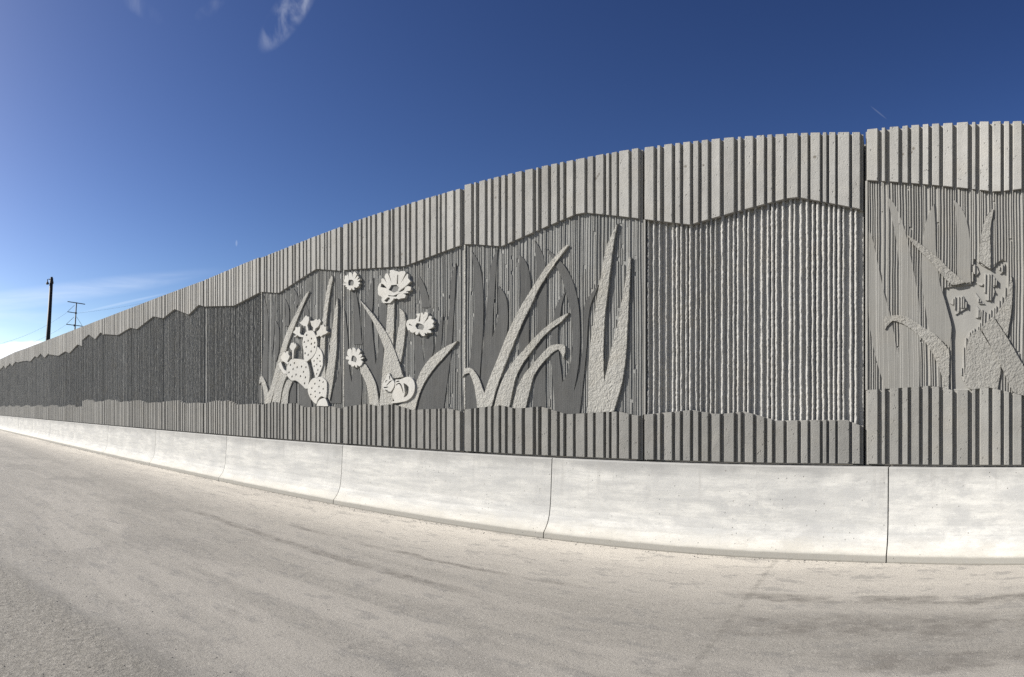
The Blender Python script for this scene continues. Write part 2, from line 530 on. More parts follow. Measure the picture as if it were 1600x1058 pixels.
def road_mat():
    m, b, bs, oc = base_mat('road_surface')
    sep = b.n('ShaderNodeSeparateXYZ')
    b.put(sep.inputs[0], oc)
    X, Y = sep.outputs[0], sep.outputs[1]
    lane = b.noise(b.scalevec(oc, (0.16, 1.15, 1)), 1.0, 6, 0.62, 0.4)
    blot = b.noise(b.scalevec(oc, (0.45, 0.8, 1)), 1.3, 7, 0.66, 0.3)
    patch = b.noise(b.scalevec(oc, (1.0, 2.2, 1)), 2.2, 7, 0.72, 0.2)
    fine = b.noise(oc, 42.0, 5, 0.75)
    grit = b.noise(oc, 190.0, 3, 0.7)
    grn = b.m('ADD', b.m('MULTIPLY', b.m('SUBTRACT', b.noise(oc, 13.0, 6, 0.75), 0.5), 0.20), b.m('MULTIPLY', b.m('SUBTRACT', fine, 0.5), 0.10))
    lane = b.m('ADD', lane, grn)
    blot = b.m('ADD', blot, grn)
    patch = b.m('ADD', patch, grn)
    sand = (0.70, 0.65, 0.57)
    grey = (0.355, 0.332, 0.295)
    dark = (0.24, 0.226, 0.205)
    near = b.m('ADD', Y, b.m('MULTIPLY', b.m('SUBTRACT', blot, 0.5), 2.6))
    near = b.m('ADD', near, b.m('MULTIPLY', b.m('SUBTRACT', patch, 0.5), 1.3))
    dust = b.ramp(near, 4.7, 7.0)
    c = b.mix(dust, grey, sand)
    c = b.mix(b.m('MULTIPLY', b.ramp(lane, 0.43, 0.60), 0.55), c, (0.48, 0.447, 0.398))
    c = b.mix(b.m('MULTIPLY', b.ramp(blot, 0.49, 0.64), b.m('SUBTRACT', 0.50, b.m('MULTIPLY', dust, 0.35))), c, dark)
    c = b.mix(b.m('MULTIPLY', b.ramp(patch, 0.52, 0.62), 0.5), c, (0.25, 0.24, 0.225))
    c = b.mix(b.m('MULTIPLY', b.ramp(b.noise(b.scalevec(oc, (0.5, 3.2, 1)), 1.5, 6, 0.7), 0.55, 0.72), 0.4), c, (0.50, 0.47, 0.415))
    # tyre tracks pressed into the dust, running along the wall
    seg = b.n('ShaderNodeTexVoronoi')
    b.put(seg.inputs['Vector'], b.scalevec(oc, (5.5, 9.0, 1)))
    seg.inputs['Scale'].default_value = 1.0
    tread = b.ramp(b.m('ADD', seg.outputs['Distance'], b.m('MULTIPLY', b.m('SUBTRACT', fine, 0.5), 0.7)), 0.60, 0.30)
    tt = None
    for yc, w, x0, x1, g in ((5.72, 0.19, -1.4, 2.6, 0.0), (5.02, 0.34, -1.3, 4.2, 0.03), (4.35, 0.28, -0.3, 4.5, 0.02), (5.45, 0.08, -7.5, -3.0, 0.01), (4.6, 0.12, -9.5, -3.8, -0.015)):
        line = b.m('ADD', b.m('MULTIPLY', X, g), yc)
        off = b.m('ABSOLUTE', b.m('SUBTRACT', b.m('ADD', Y, b.m('MULTIPLY', b.m('SUBTRACT', blot, 0.5), 0.35)), line))
        k = b.m('MULTIPLY', b.ramp(off, w, w * 0.35), b.m('MULTIPLY', b.ramp(X, x0 - 0.4, x0 + 0.3), b.ramp(X, x1 + 0.8, x1 - 0.6)))
        tt = k if tt is None else b.m('MAXIMUM', tt, k)
    brk = b.ramp(b.noise(b.scalevec(oc, (1.1, 2.0, 1)), 1.5, 4, 0.6), 0.34, 0.52)
    c = b.mix(b.m('MULTIPLY', b.m('MULTIPLY', tt, brk), b.m('ADD', b.m('MULTIPLY', tread, 0.40), 0.48)), c, (0.225, 0.207, 0.183))
    # construction joint across the lane
    jx = b.m('ABSOLUTE', b.m('ADD', X, b.m('ADD', 1.33, b.m('MULTIPLY', b.m('SUBTRACT', patch, 0.5), 0.08))))
    jo = b.m('MULTIPLY', b.ramp(jx, 0.05, 0.005), b.ramp(patch, 0.35, 0.6))
    c = b.mix(b.m('MULTIPLY', jo, 0.5), c, (0.22, 0.205, 0.18))
    # loose, coarse shoulder nearer than the pavement edge
    edge = b.m('ADD', b.m('SUBTRACT', Y, b.m('MULTIPLY', X, 0.22)), b.m('MULTIPLY', b.m('SUBTRACT', patch, 0.5), 0.55))
    sh = b.ramp(edge, 2.72, 2.42)
    lip = b.m('MULTIPLY', b.ramp(b.m('ABSOLUTE', b.m('SUBTRACT', edge, 2.64)), 0.16, 0.02), 0.38)
    clods = b.noise(oc, 17.0, 6, 0.72)
    c = b.mix(b.m('MULTIPLY', sh, 0.6), c, b.mix(b.ramp(clods, 0.38, 0.66), (0.21, 0.195, 0.165), (0.37, 0.345, 0.30)))
    c = b.mix(lip, c, (0.205, 0.195, 0.175))
    # aggregate, showing where the dust is thin
    bare = b.m('SUBTRACT', 1.0, b.m('MULTIPLY', b.m('MAXIMUM', dust, b.ramp(lane, 0.45, 0.57)), 0.68))
    bare = b.m('MULTIPLY', bare, b.ramp(Y, 6.5, 2.0, 0.55, 1.0))
    vo = b.n('ShaderNodeTexVoronoi')
    b.put(vo.inputs['Vector'], oc)
    vo.inputs['Scale'].default_value = 42.0
    vr = b.n('ShaderNodeSeparateColor')
    b.t.links.new(vo.outputs['Color'], vr.inputs[0])
    peb = b.m('MULTIPLY', b.ramp(vo.outputs['Distance'], 0.36, 0.2), b.m('GREATER_THAN', vr.outputs[0], 0.80))
    peb2 = b.m('MULTIPLY', b.ramp(vo.outputs['Distance'], 0.30, 0.18), b.m('LESS_THAN', vr.outputs[0], 0.08))
    c = b.mix(b.m('MULTIPLY', peb, b.m('MULTIPLY', bare, 0.75)), c, (0.14, 0.13, 0.12))
    c = b.mix(b.m('MULTIPLY', peb2, 0.5), c, (0.70, 0.67, 0.61))
    c = b.mix(b.m('MULTIPLY', b.ramp(grit, 0.55, 0.66), b.m('MULTIPLY', bare, 0.42)), c, (0.17, 0.165, 0.155))
    c = b.mix(b.m('MULTIPLY', b.ramp(grit, 0.42, 0.30), 0.22), c, (0.58, 0.55, 0.49))
    c = b.mix(b.m('MULTIPLY', b.ramp(fine, 0.54, 0.70), b.m('MULTIPLY', bare, 0.55)), c, (0.185, 0.175, 0.16))
    c = b.mix(b.m('MULTIPLY', b.ramp(fine, 0.46, 0.32), b.m('MULTIPLY', bare, 0.40)), c, (0.56, 0.53, 0.475))
    mott = b.noise(oc, 13.0, 5, 0.7)
    c = b.mix(b.m('MULTIPLY', b.ramp(mott, 0.53, 0.66), b.m('MULTIPLY', bare, 0.45)), c, (0.20, 0.19, 0.172))
    c = b.mix(b.m('MULTIPLY', b.ramp(mott, 0.45, 0.34), 0.28), c, (0.55, 0.515, 0.455))
    b.put(bs.inputs['Base Color'], b.mix(1.0, c, (ALB, ALB, ALB), 'MULTIPLY'))
    bs.inputs['Roughness'].default_value = 0.92
    h = b.m('ADD', b.m('MULTIPLY', fine, 0.5), b.m('MULTIPLY', grit, 0.35))
    h = b.m('ADD', h, b.m('MULTIPLY', b.m('MULTIPLY', clods, sh), 2.2))
    h = b.m('ADD', h, b.m('MULTIPLY', patch, 0.7))
    bump(b, bs, h, 0.75, 0.014)
    return m


M['road'] = road_mat()


def plain(name, col, rough=0.7, metal=0.0, nscale=8.0):
    m, b, bs, oc = base_mat(name)
    nz = b.noise(oc, nscale, 4, 0.6)
    b.put(bs.inputs['Base Color'], b.mix(b.ramp(nz, 0.3, 0.7), tuple(c * 0.8 for c in col), tuple(min(1, c * 1.2) for c in col)))
    bs.inputs['Roughness'].default_value = rough
    bs.inputs['Metallic'].default_value = metal
    return m


M['ground'] = plain('dry_earth', (0.30, 0.26, 0.19), 0.95, nscale=0.6)
M['pole'] = plain('brown_pole_paint', (0.035, 0.03, 0.028), 0.6)
M['steel'] = plain('weathered_steel', (0.07, 0.085, 0.10), 0.6)
M['wire'] = plain('wire', (0.12, 0.13, 0.15), 0.6)
M['lamp'] = plain('lamp_housing', (0.10, 0.10, 0.11), 0.5)
M['stone'] = plain('grit_stone', (0.26, 0.245, 0.22), 0.9, nscale=30)

# ------------------------------------------------------------------ ground and road
gm = MB()
gm.add([(-3000, -3000, -0.02), (3000, -3000, -0.02), (3000, 3000, -0.02), (-3000, 3000, -0.02)], [(0, 1, 2, 3)])
ground = gm.build('ground', M['ground'])
ground['kind'] = 'structure'
ground['label'] = 'dry ground behind and around the wall'
rm = MB()
rm.add([(-220, -9, 0), (60, -9, 0), (60, D + 0.2, 0), (-220, D + 0.2, 0)], [(0, 1, 2, 3)])
road = rm.build('road', M['road'])
road['kind'] = 'structure'
road['label'] = 'dusty grey pavement running along the barrier'

# ------------------------------------------------------------------ the wall: panels
# rib pattern of the form liner, read off the panel between columns 1003 and 1350 (fractions of a panel)
_r = [(32, 95), (120, 140), (168, 222), (245, 278), (300, 348), (370, 405), (428, 472), (497, 555), (583, 652), (680, 700), (728, 785),
      (810, 862), (885, 917), (942, 998), (1020, 1095), (1118, 1165), (1185, 1250), (1270, 1295), (1315, 1357), (1375, 1453), (1475, 1537)]
_xl, _xr = wall_x(1003), wall_x(1350)
RIBS = [((wall_x(1000 + a / 4.444) - _xl) / (_xr - _xl), (wall_x(1000 + c / 4.444) - _xl) / (_xr - _xl)) for a, c in _r]
RIBS = [(max(a, 0.005), min(c, 0.983)) for a, c in RIBS]

JOINTS = [1350, 1003, 722.5, 534, 406, 318, 253, 203, 160, 128.6, 102, 76, 54.5, 37, 23]
JX = [wall_x(p) for p in JOINTS]
while JX[-1] > -60:
    JX.append(JX[-1] - 2.86)
P0_RIGHT = JX[0] + 2.84
EDGES = [(JX[0], P0_RIGHT)] + [(JX[i + 1], JX[i]) for i in range(len(JX) - 1)]      # panel 0 is the animal panel
EDGES.append((P0_RIGHT, P0_RIGHT + 2.84))
LASTP = len(EDGES) - 1
RIB_BOTTOM = 1.085
YG = D + 0.056           # groove floor
YS = D + 0.112           # front of the slab behind everything
YF = D + 0.053           # floor of the picture field
YR = D + 0.094           # floor of the rope-ridged fields

TOPS = [((1352, 203), (1600, 190)), ((1003, 231.5), (1345, 207)), ((729, 289), (1001, 231.5)), ((537, 351.5), (721, 294.5)),
        ((408, 403), (534, 354)), ((318, 438.5), (406, 402)), ((254, 462.3), (317, 439)), ((203, 482), (253, 462.6)),
        ((161, 498), (202, 482.3)), ((130, 510), (160, 498.3)), ((103, 520.5), (128, 510.6)), ((77, 530.5), (102, 520.8)),
        ((55, 539), (76, 530.8)), ((38, 545.5), (54, 539.2)), ((0, 558.5), (37, 545.7))]
TOP_EDGE = {
    0: [(1352, 281), (1556, 299.5), (1600, 294.5)],
    1: [(1002, 342), (1077.6, 351), (1240.8, 307), (1349, 327.7)],
    2: [(728.8, 381), (783, 385), (907, 331.6), (1001.5, 342)],
    3: [(535, 422), (631.6, 416), (721, 382.5)],
    4: [(408.5, 456), (435, 458), (493.5, 420.3), (534, 423.3)],
    5: [(319, 479), (365, 477.8), (406, 456.5)],
    6: [(254.5, 497.4), (272.6, 483), (294.4, 491.7), (310.4, 476), (318, 479)],
    7: [(203, 512), (213.6, 514.4), (239.3, 494.4), (254, 497.4)],
    8: [(162.6, 522.2), (184, 523.7), (202.5, 512.6)],
    9: [(129.3, 531), (138.3, 522.6), (148.6, 530), (157, 519), (161, 522)],
    10: [(101.9, 549), (108, 552), (121, 538.2), (128.9, 541.3)],
    11: [(76, 553.8), (90.9, 556), (101.9, 549)],
    12: [(54.5, 556.5), (57.8, 559), (63.4, 552.3), (69.6, 559), (75.3, 552.5)],
    13: [(37, 565), (41, 563.6), (47, 565), (54, 557)],
    14: [(23, 565), (28, 566.5), (37, 564)],
}
LOW_EDGE = {
    0: [(1348, 609.5), (1405, 606), (1438, 604), (1452, 602.5), (1470, 605), (1488, 609.5), (1515, 609.5), (1530, 607), (1546, 605.5), (1571, 611), (1600, 618)],
    1: [(1000, 648.4), (1078.8, 640.5), (1114.8, 646.8), (1135, 646), (1161, 642.8), (1193.5, 652), (1213.8, 657.4), (1272, 656.3), (1322, 656.3), (1345.4, 665.3)],
    2: [(719, 640.5), (782, 633.3), (805.8, 638.7), (844, 635), (884.5, 647), (967.8, 642.8), (992.5, 649.5)],
    3: [(528.6, 637), (574, 630.8), (588, 634.4), (613.6, 631.4), (642, 640.4), (701.7, 637.8), (716.6, 642.5)],
    4: [(406, 633), (429.7, 627.6), (439.3, 631.4), (461.6, 629.7), (476.5, 636.5), (516.9, 634.4), (527.5, 638)],
    5: [(319.5, 630), (339, 625.4), (345, 627.5), (354.3, 625.4), (369.4, 632.4), (396.7, 630.8), (407, 633)],
    6: [(250, 628.4), (274, 625.4), (278.7, 625.4), (287.7, 630.5), (306, 629), (318, 630.5)],
    7: [(200, 627.5), (212, 625.4), (218, 625.4), (228.7, 630), (242.4, 628.4), (250, 629.3)],
}
_low = [(( wall_x(p) - EDGES[2][0]) / (EDGES[2][1] - EDGES[2][0]), wall_pt(p, q)[1]) for p, q in LOW_EDGE[2]]
_lowmean = sum(z for _, z in _low) / len(_low)
_tops = [((wall_x(p) - EDGES[6][0]) / (EDGES[6][1] - EDGES[6][0]), wall_pt(p, q)[1]) for p, q in TOP_EDGE[6]]


def lerp_poly(poly, x):
    if x <= poly[0][0]:
        return poly[0][1]
    for (xa, za), (xb, zb) in zip(poly, poly[1:]):
        if x <= xb:
            return za + (zb - za) * (x - xa) / max(xb - xa, 1e-6)
    return poly[-1][1]


def panel_lines(i):
    xl, xr = EDGES[i]
    if i == LASTP:
        z = panel_lines(0)[0][1][1]
        _, te, le = panel_lines(1)
        s = xl - EDGES[1][0]
        k = (xr - xl) / (EDGES[1][1] - EDGES[1][0])
        mv = lambda pl: [(xl + (x - EDGES[1][0]) * k, zz) for x, zz in pl]
        return [(xl, z), (xr, z)], mv(te), mv(le)
    if i < len(TOPS):
        (a, za), (c, zc) = [wall_pt(*p) for p in TOPS[i]]
        top = [(xl, za + (zc - za) * (xl - a) / (c - a)), (xr, za + (zc - za) * (xr - a) / (c - a))]
    else:
        z = panel_lines(len(TOPS) - 1)[0][0][1]
        top = [(xl, z), (xr, z)]
    if i in TOP_EDGE:
        te = [wall_pt(*p) for p in TOP_EDGE[i]]
    else:
        mz = sum(z for _, z in _tops) / len(_tops)
        p14 = [wall_pt(*p)[1] for p in TOP_EDGE[14]]
        te = [(xl + t * (xr - xl), z - mz + sum(p14) / len(p14)) for t, z in _tops]
    if i == 0:
        te.append((xr, te[-1][1] + 0.22))
    if i in LOW_EDGE:
        le = [wall_pt(*p) for p in LOW_EDGE[i]]
    else:
        want = wall_pt(0.5 * (JOINTS[min(i, 14)] + JOINTS[min(i - 1, 13)]), 626.5 if i < 10 else 634.5)[1]
        le = [(xl + t * (xr - xl), z - _lowmean + want) for t, z in _low]
        if i > 13:
            le = [(x, z - 0.02) for x, z in le]
    if i == 0:
        le.append((xr, le[-1][1] - 0.02))

    def fit(pl):
        q = [(xl, lerp_poly(pl, xl))] + [p for p in pl if xl + 0.02 < p[0] < xr - 0.02] + [(xr, lerp_poly(pl, xr))]
        return q
    return top, fit(te), fit(le)


def rib_mesh(mb, xa, xb, za0, zb0, za1, zb1, rings=5, jit=0.0012):
    t = 0.007
    yb = YG + 0.004
    vs, fs = [], []
    for r in range(rings):
        k = r / (rings - 1)
        j = lambda: RND.uniform(-jit, jit) if 0 < r < rings - 1 else 0.0
        zl = za0 + (za1 - za0) * k
        zr = zb0 + (zb1 - zb0) * k
        vs += [(xa - t, yb, zl), (xa + j(), D + 0.006 + j(), zl), (xa + 0.005 + j(), D + j(), zl), (xb - 0.005 + j(), D + j(), zr), (xb + j(), D + 0.006 + j(), zr), (xb + t, yb, zr)]
    for r in range(rings - 1):
        for q in range(5):
            a = r * 6 + q
            fs.append((a, a + 1, a + 7, a + 6))
    fs.append((0, 5, 4, 3, 2, 1))
    e = (rings - 1) * 6
    fs.append((e, e + 1, e + 2, e + 3, e + 4, e + 5))
    mb.add(vs, fs)


def comb_field(i, skip=None, keep=()):
    """fine upright fins cast into the picture field, broken and jogged at random"""
    xl, xr = EDGES[i]
    top, te, le = panel_lines(i)
    z_lo = min(z for _, z in le) - 0.05
    z_hi = max(z for _, z in te) + 0.05
    rnd = random.Random(100 + i)
    mb = MB()
    HR = (0.016, 0.021) if i == 0 else (0.004, 0.017)
    x = xl + 0.05
    step = 0.022 if i == 0 else 0.055
    nz = int((z_hi - z_lo) / step)
    while x < xr - 0.04:
        pitch = rnd.uniform(0.026, 0.038)
        jog = rnd.choice((0, 0, 0, 0.008, -0.008))
        hgt = rnd.uniform(*HR)
        w = pitch * (rnd.uniform(0.36, 0.5) if i == 0 else rnd.uniform(0.44, 0.64))
        runs, cur = [], []
        zb, zt_ = lerp_poly(le, x), lerp_poly(te, x)
        zs = [zb] + [z_lo + k * step for k in range(nz + 1) if zb + 0.01 < z_lo + k * step < zt_ - 0.01] + [zt_]
        for z in zs:
            if rnd.random() < (0.006 if i == 0 else 0.026) * step / 0.055:
                if len(cur) > 1:
                    runs.append(cur)
                cur = []
                jog = rnd.uniform(-0.010, 0.010)
                hgt = rnd.uniform(*HR)
                w = pitch * rnd.uniform(0.42, 0.7)
            dx = 0.020 * mnoise.noise((x * 0.8, z * 0.7, i * 3.1)) + 0.003 * mnoise.noise((x * 9, z * 5, i))
            p = (x + dx + jog, z)
            dead = skip is not None and inside(p, skip) and not any(inside(p, f) for f in keep)
            if dead:
                if len(cur) > 1:
                    runs.append(cur)
                cur = []
                continue
            cur.append((p[0], z, hgt, w))
        if len(cur) > 1:
            runs.append(cur)
        for run in runs:
            vs, fs = [], []
            for (px, z, h, ww) in run:
                yt = YF - h
                vs += [(px - ww * 0.62, YF + 0.003, z), (px - ww * 0.36, yt, z), (px + ww * 0.36, yt, z), (px + ww * 0.62, YF + 0.003, z)]
            for q in range(len(run) - 1):
                for s in range(3):
                    a = q * 4 + s
                    fs.append((a, a + 1, a + 5, a + 4))
            e = (len(run) - 1) * 4
            fs += [(0, 3, 2, 1), (e, e + 1, e + 2, e + 3)]
            mb.add(vs, fs)
        x += pitch
    return mb


def rope_strip(mb, x, w, h, z0, z1, seed, step):
    n = max(3, int((z1 - z0) / step))
    vs, fs = [], []
    sec = 6
    for k in range(n + 1):
        z = z0 + (z1 - z0) * k / n
        nx = mnoise.noise((seed * 3.7, z * 9.0, 0.3)) * 0.0035 + mnoise.noise((seed * 1.7, z * 2.0, 5.3)) * 0.003
        sc = 1 + 0.16 * mnoise.noise((seed * 5.1, z * 3.0, 2.2)) + 0.13 * mnoise.noise((seed * 2.1, z * 38.0, 7.7))
        for s in range(sec + 1):
            a = math.pi * s / sec
            r2 = 1 + 0.15 * mnoise.noise((seed * 4.3 + s * 0.9, z * 30.0, 1.1))
            vs.append((x + nx - math.cos(a) * w * sc * r2, YR + 0.004 - math.sin(a) * h * sc * r2, z))
    for k in range(n):
        for s in range(sec):
            a = k * (sec + 1) + s
            fs.append((a, a + 1, a + sec + 2, a + sec + 1))
    mb.add(vs, fs)


def crop(ox, oy, sc, pts, off=0.0):
    return [wall_pt(ox + x / sc, oy + y / sc, off) for x, y in pts]


PANEL_LABEL = {
    0: ('concrete wall panel with seated animal relief and pale grass blades', 'wall panel'),
    1: ('wide pale wall panel of rough rope-like upright ridges beside the animal panel', 'wall panel'),
    2: ('wall panel with only grass blades, two tall rough ones side by side', 'wall panel'),
    3: ('wall panel with four daisy reliefs and a squirrel', 'wall panel'),
    4: ('wall panel with the cream prickly pear cactus relief', 'wall panel'),
}
ORD = ['first', 'second', 'third', 'fourth', 'fifth', 'sixth', 'seventh', 'eighth', 'ninth', 'tenth', 'eleventh', 'twelfth', 'thirteenth', 'fourteenth', 'fifteenth', 'sixteenth', 'seventeenth', 'eighteenth', 'nineteenth', 'twentieth',
       'twenty-first', 'twenty-second', 'twenty-third', 'twenty-fourth']
PANELS = {}
K = (1470, 380, 4.408)          # zoom of the photograph the animal is read from
cat = [(15, 310), (75, 300), (215, 285), (225, 230), (215, 170), (235, 110), (270, 145), (345, 185), (365, 165), (410, 120), (440, 120), (455, 170), (450, 250), (440, 330), (380, 430), (330, 470), (250, 570), (190, 610), (160, 680), (150, 760), (140, 900), (160, 960), (215, 1000), (75, 1005), (80, 900), (75, 720), (75, 580), (50, 470)]
feat = [
    [(218, 140), (245, 150), (262, 200), (242, 225), (220, 200)], [(393, 165), (441, 138), (441, 197), (408, 210)],
    [(298, 205), (345, 203), (390, 258), (385, 292), (360, 300), (372, 330), (352, 397), (308, 392), (298, 300)],
    [(240, 266), (300, 276), (296, 294), (262, 288)], [(235, 335), (268, 380), (302, 417), (262, 417), (238, 372)],
    [(245, 428), (278, 470), (272, 517), (238, 512)], [(282, 448), (322, 480), (282, 548)],
    [(60, 412), (90, 368), (150, 358), (168, 390), (188, 440), (150, 462), (100, 492), (93, 430)]]
CAT_W = crop(*K, cat, 0.05)
FEAT_W = [crop(*K, f, 0.04) for f in feat]


def build_panel(i, near, kind):
    xl, xr = EDGES[i]
    top, te, le = panel_lines(i)
    if i in PANEL_LABEL:
        label, cat = PANEL_LABEL[i]
    elif i == LASTP:
        label, cat = 'rope-ridged wall panel on the far side of the animal panel', 'wall panel'
    else:
        label, cat = 'dark rope-ridged wall panel, %s one to the left of the cactus panel' % ORD[i - 5], 'wall panel'
    root = thing('wall_panel', ((xl + xr) / 2, D + 0.1, 1.06), label, cat, 'precast panels of the roadside wall')
    root['kind'] = 'thing'
    PANELS[i] = root
    g = 0.011
    a, c = xl + g, xr - g
    zt = lambda x: lerp_poly(top, x)
    # slab behind everything
    mb = MB()
    mb.prism([[(a, 1.064), (c, 1.064), (c, zt(c) - 0.012), (a, zt(a) - 0.012)]], YS, D + 0.27)
    mb.add([(a, D + 0.27, 1.064), (c, D + 0.27, 1.064), (c, D + 0.27, zt(c) - 0.012), (a, D + 0.27, zt(a) - 0.012)], [(0, 3, 2, 1)])
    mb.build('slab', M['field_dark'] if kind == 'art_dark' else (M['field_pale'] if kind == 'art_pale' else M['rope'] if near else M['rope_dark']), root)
    mb = MB()
    mb.box(xl - 0.2, xl + 0.2, D + 0.29, D + 0.33, 0.0, zt(a) - 0.05)
    mb.build('backer_strip', M['groove'], root)
    # bands that carry the ribs
    def cut(pl):
        return [(a, lerp_poly(pl, a))] + [p for p in pl if a + 0.01 < p[0] < c - 0.01] + [(c, lerp_poly(pl, c))]
    te2, le2 = cut(te), cut(le)
    mb = MB()
    mb.prism([te2 + [(c, zt(c)), (a, zt(a))]], YG, YS + 0.01)
    ub = mb.build('upper_band', M['groove'], root)
    mb = MB()
    mb.prism([[(a, RIB_BOTTOM - 0.015), (c, RIB_BOTTOM - 0.015)] + list(reversed(le2))], YG, YS + 0.01)
    lb = mb.build('lower_band', M['groove'], root)
    joined = None if near else (MB(), MB())
    for u0, u1 in RIBS:
        ra, rb = xl + u0 * (xr - xl), xl + u1 * (xr - xl)
        for hi in (True, False):
            mb = MB() if near else joined[0 if hi else 1]
            if hi:
                z = [lerp_poly(te, ra) + 0.002, lerp_poly(te, rb) + 0.002, zt(ra) + 0.003 + RND.uniform(0, 0.004), zt(rb) + 0.003 + RND.uniform(0, 0.004)]
            else:
                z = [RIB_BOTTOM, RIB_BOTTOM, lerp_poly(le, ra) - 0.002, lerp_poly(le, rb) - 0.002]
            rib_mesh(mb, ra, rb, *z, rings=5 if near else 2)
            if near:
                spot = hi and any(ra - 0.02 < wall_x(p) < rb + 0.02 for p, q in SPOTS)
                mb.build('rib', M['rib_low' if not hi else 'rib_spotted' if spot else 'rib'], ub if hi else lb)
    if not near:
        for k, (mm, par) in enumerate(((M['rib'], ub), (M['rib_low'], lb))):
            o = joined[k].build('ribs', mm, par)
            o['kind'] = 'stuff'
    # floor of the picture field, cut to the two band edges
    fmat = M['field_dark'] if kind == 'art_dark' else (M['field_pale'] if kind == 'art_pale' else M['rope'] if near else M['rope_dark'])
    mb = MB()
    holes = []
    if i == 0:
        holes = [soften(CAT_W, 0.4, 3)]
        for f in FEAT_W:
            mb.prism([f], YF, YS + 0.01)
    mb.prism([le2 + list(reversed(te2))] + holes, YR if kind == 'rope' else YF, YS + 0.01)
    mb.build('picture_field', fmat, root)
    # lip along the left edge of the picture field
    mb = MB()
    mb.box(a, a + 0.026, D + 0.026, YS + 0.003, lerp_poly(le, a + 0.013), lerp_poly(te, a + 0.013))
    if near:
        mb.build('edge_lip', M['field_pale'] if kind != 'art_dark' else M['rough'], root)
    # picture field
    zlo = min(z for _, z in le) - 0.04
    zhi = max(z for _, z in te) + 0.04
    if kind == 'rope':
        rnd = random.Random(40 + i)
        x = xl + 0.07
        jm = None if near else MB()
        far = max(0.0, -xr)
        step = 0.013 if near else (0.05 if far < 16 else 0.09 if far < 26 else 0.25)
        while x < xr - 0.045:
            gap = rnd.choice((0.054, 0.060, 0.068, 0.078, 0.090))
            w, h = rnd.uniform(0.018, 0.026), rnd.uniform(0.042, 0.056)
            mb = MB() if near else jm
            rope_strip(mb, x, w, h, lerp_poly(le, x) - 0.004, lerp_poly(te, x) + 0.004, x * 3.3 + i, step)
            if near:
                mb.build('rope_ridge', M['rope'], root, smooth=True)
            x += gap
        if not near:
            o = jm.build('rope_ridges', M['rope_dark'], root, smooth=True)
            o['kind'] = 'stuff'
    return root


for i in range(len(EDGES)):
    kind = {0: 'art_pale', 2: 'art_dark', 3: 'art_dark', 4: 'art_dark'}.get(i, 'rope')
    build_panel(i, i <= 4, kind)

# a further panel to the right, out of the picture, so the wall goes on
# ------------------------------------------------------------------ pictures in the panels
Y_SMOOTH, Y_ROUGH, Y_FIG = 0.029, 0.010, -0.014
_lift = [0.0]


def relief(name, loops, off, mat, root, sharp=0.55, sub=3, label=None, soft=True):
    """one cast piece: outline (and holes) given as X, Z points; stands proud of the field"""
    _lift[0] = (_lift[0] + 0.0016) % 0.008
    lp = [soften(l, sharp, sub * (3 if name == 'rough_blade' else 1)) if soft else l for l in loops]
    amp = 0.006 if name == 'rough_blade' else 0.0025
    lp = [[(x + amp * mnoise.noise((x * 38, z * 38, 3.3)), z + amp * mnoise.noise((x * 38, z * 38, 9.1))) for x, z in l] for l in lp]
    pan = root
    while pan.parent is not None:
        pan = pan.parent
    le = panel_lines([k for k, v in PANELS.items() if v == pan][0])[2]
    if any(p[1] < lerp_poly(le, p[0]) for p in lp[0]):
        q = []
        for a, c in zip(lp[0], lp[0][1:] + lp[0][:1]):
            n = max(1, int(math.hypot(a[0] - c[0], a[1] - c[1]) / 0.02))
            q += [(a[0] + (c[0] - a[0]) * k / n, a[1] + (c[1] - a[1]) * k / n) for k in range(n)]
        lp[0] = [(x, max(z, lerp_poly(le, x) - 0.001)) for x, z in q]
    mb = MB()
    mb.prism(lp, D + off + _lift[0], YS - 0.004)
    o = mb.build(name, mat, root)
    if label:
        o['label'] = label
    return o


def art(root, name, cr, pts, off, mat, holes=(), sharp=0.55, sub=3, label=None):
    ox, oy, sc = cr
    return relief(name, [crop(ox, oy, sc, pts, off)] + [crop(ox, oy, sc, h, off) for h in holes], off, mat, root, sharp, sub, label)


def clip_to_band(i, pts):
    return pts


# --- panel 2: grass
R = PANELS[2]
comb_field(2).build('combed_field', M['field_dark'], R)['kind'] = 'stuff'
c2 = (715, 320, 5.517)
dk, rg = M['blade_dark'], M['rough']
art(R, 'smooth_blade', c2, [(30, 1800), (60, 1530), (100, 1380), (125, 1150), (145, 900), (140, 600), (120, 400), (170, 475), (205, 600), (218, 760), (222, 950), (210, 1200), (190, 1480), (180, 1800)], Y_SMOOTH, dk)
art(R, 'smooth_blade', c2, [(185, 1800), (205, 1400), (240, 1000), (265, 700), (290, 500), (345, 375), (325, 650), (305, 950), (298, 1140), (325, 1060), (350, 950), (345, 800), (355, 700), (410, 780), (432, 900), (430, 1050), (400, 1250), (380, 1450), (330, 1800)], Y_SMOOTH, dk)
art(R, 'smooth_blade', c2, [(510, 1800), (520, 1500), (530, 1100), (545, 900), (540, 600), (530, 430), (580, 480), (615, 580), (628, 720), (615, 1000), (610, 1300), (600, 1500), (590, 1800)], Y_SMOOTH, dk)
art(R, 'smooth_blade', c2, [(650, 1800), (660, 1500), (680, 1150), (685, 950), (680, 700), (675, 500), (660, 305), (720, 400), (750, 500), (765, 650), (765, 900), (760, 1150), (755, 1500), (750, 1800)], Y_SMOOTH, dk)
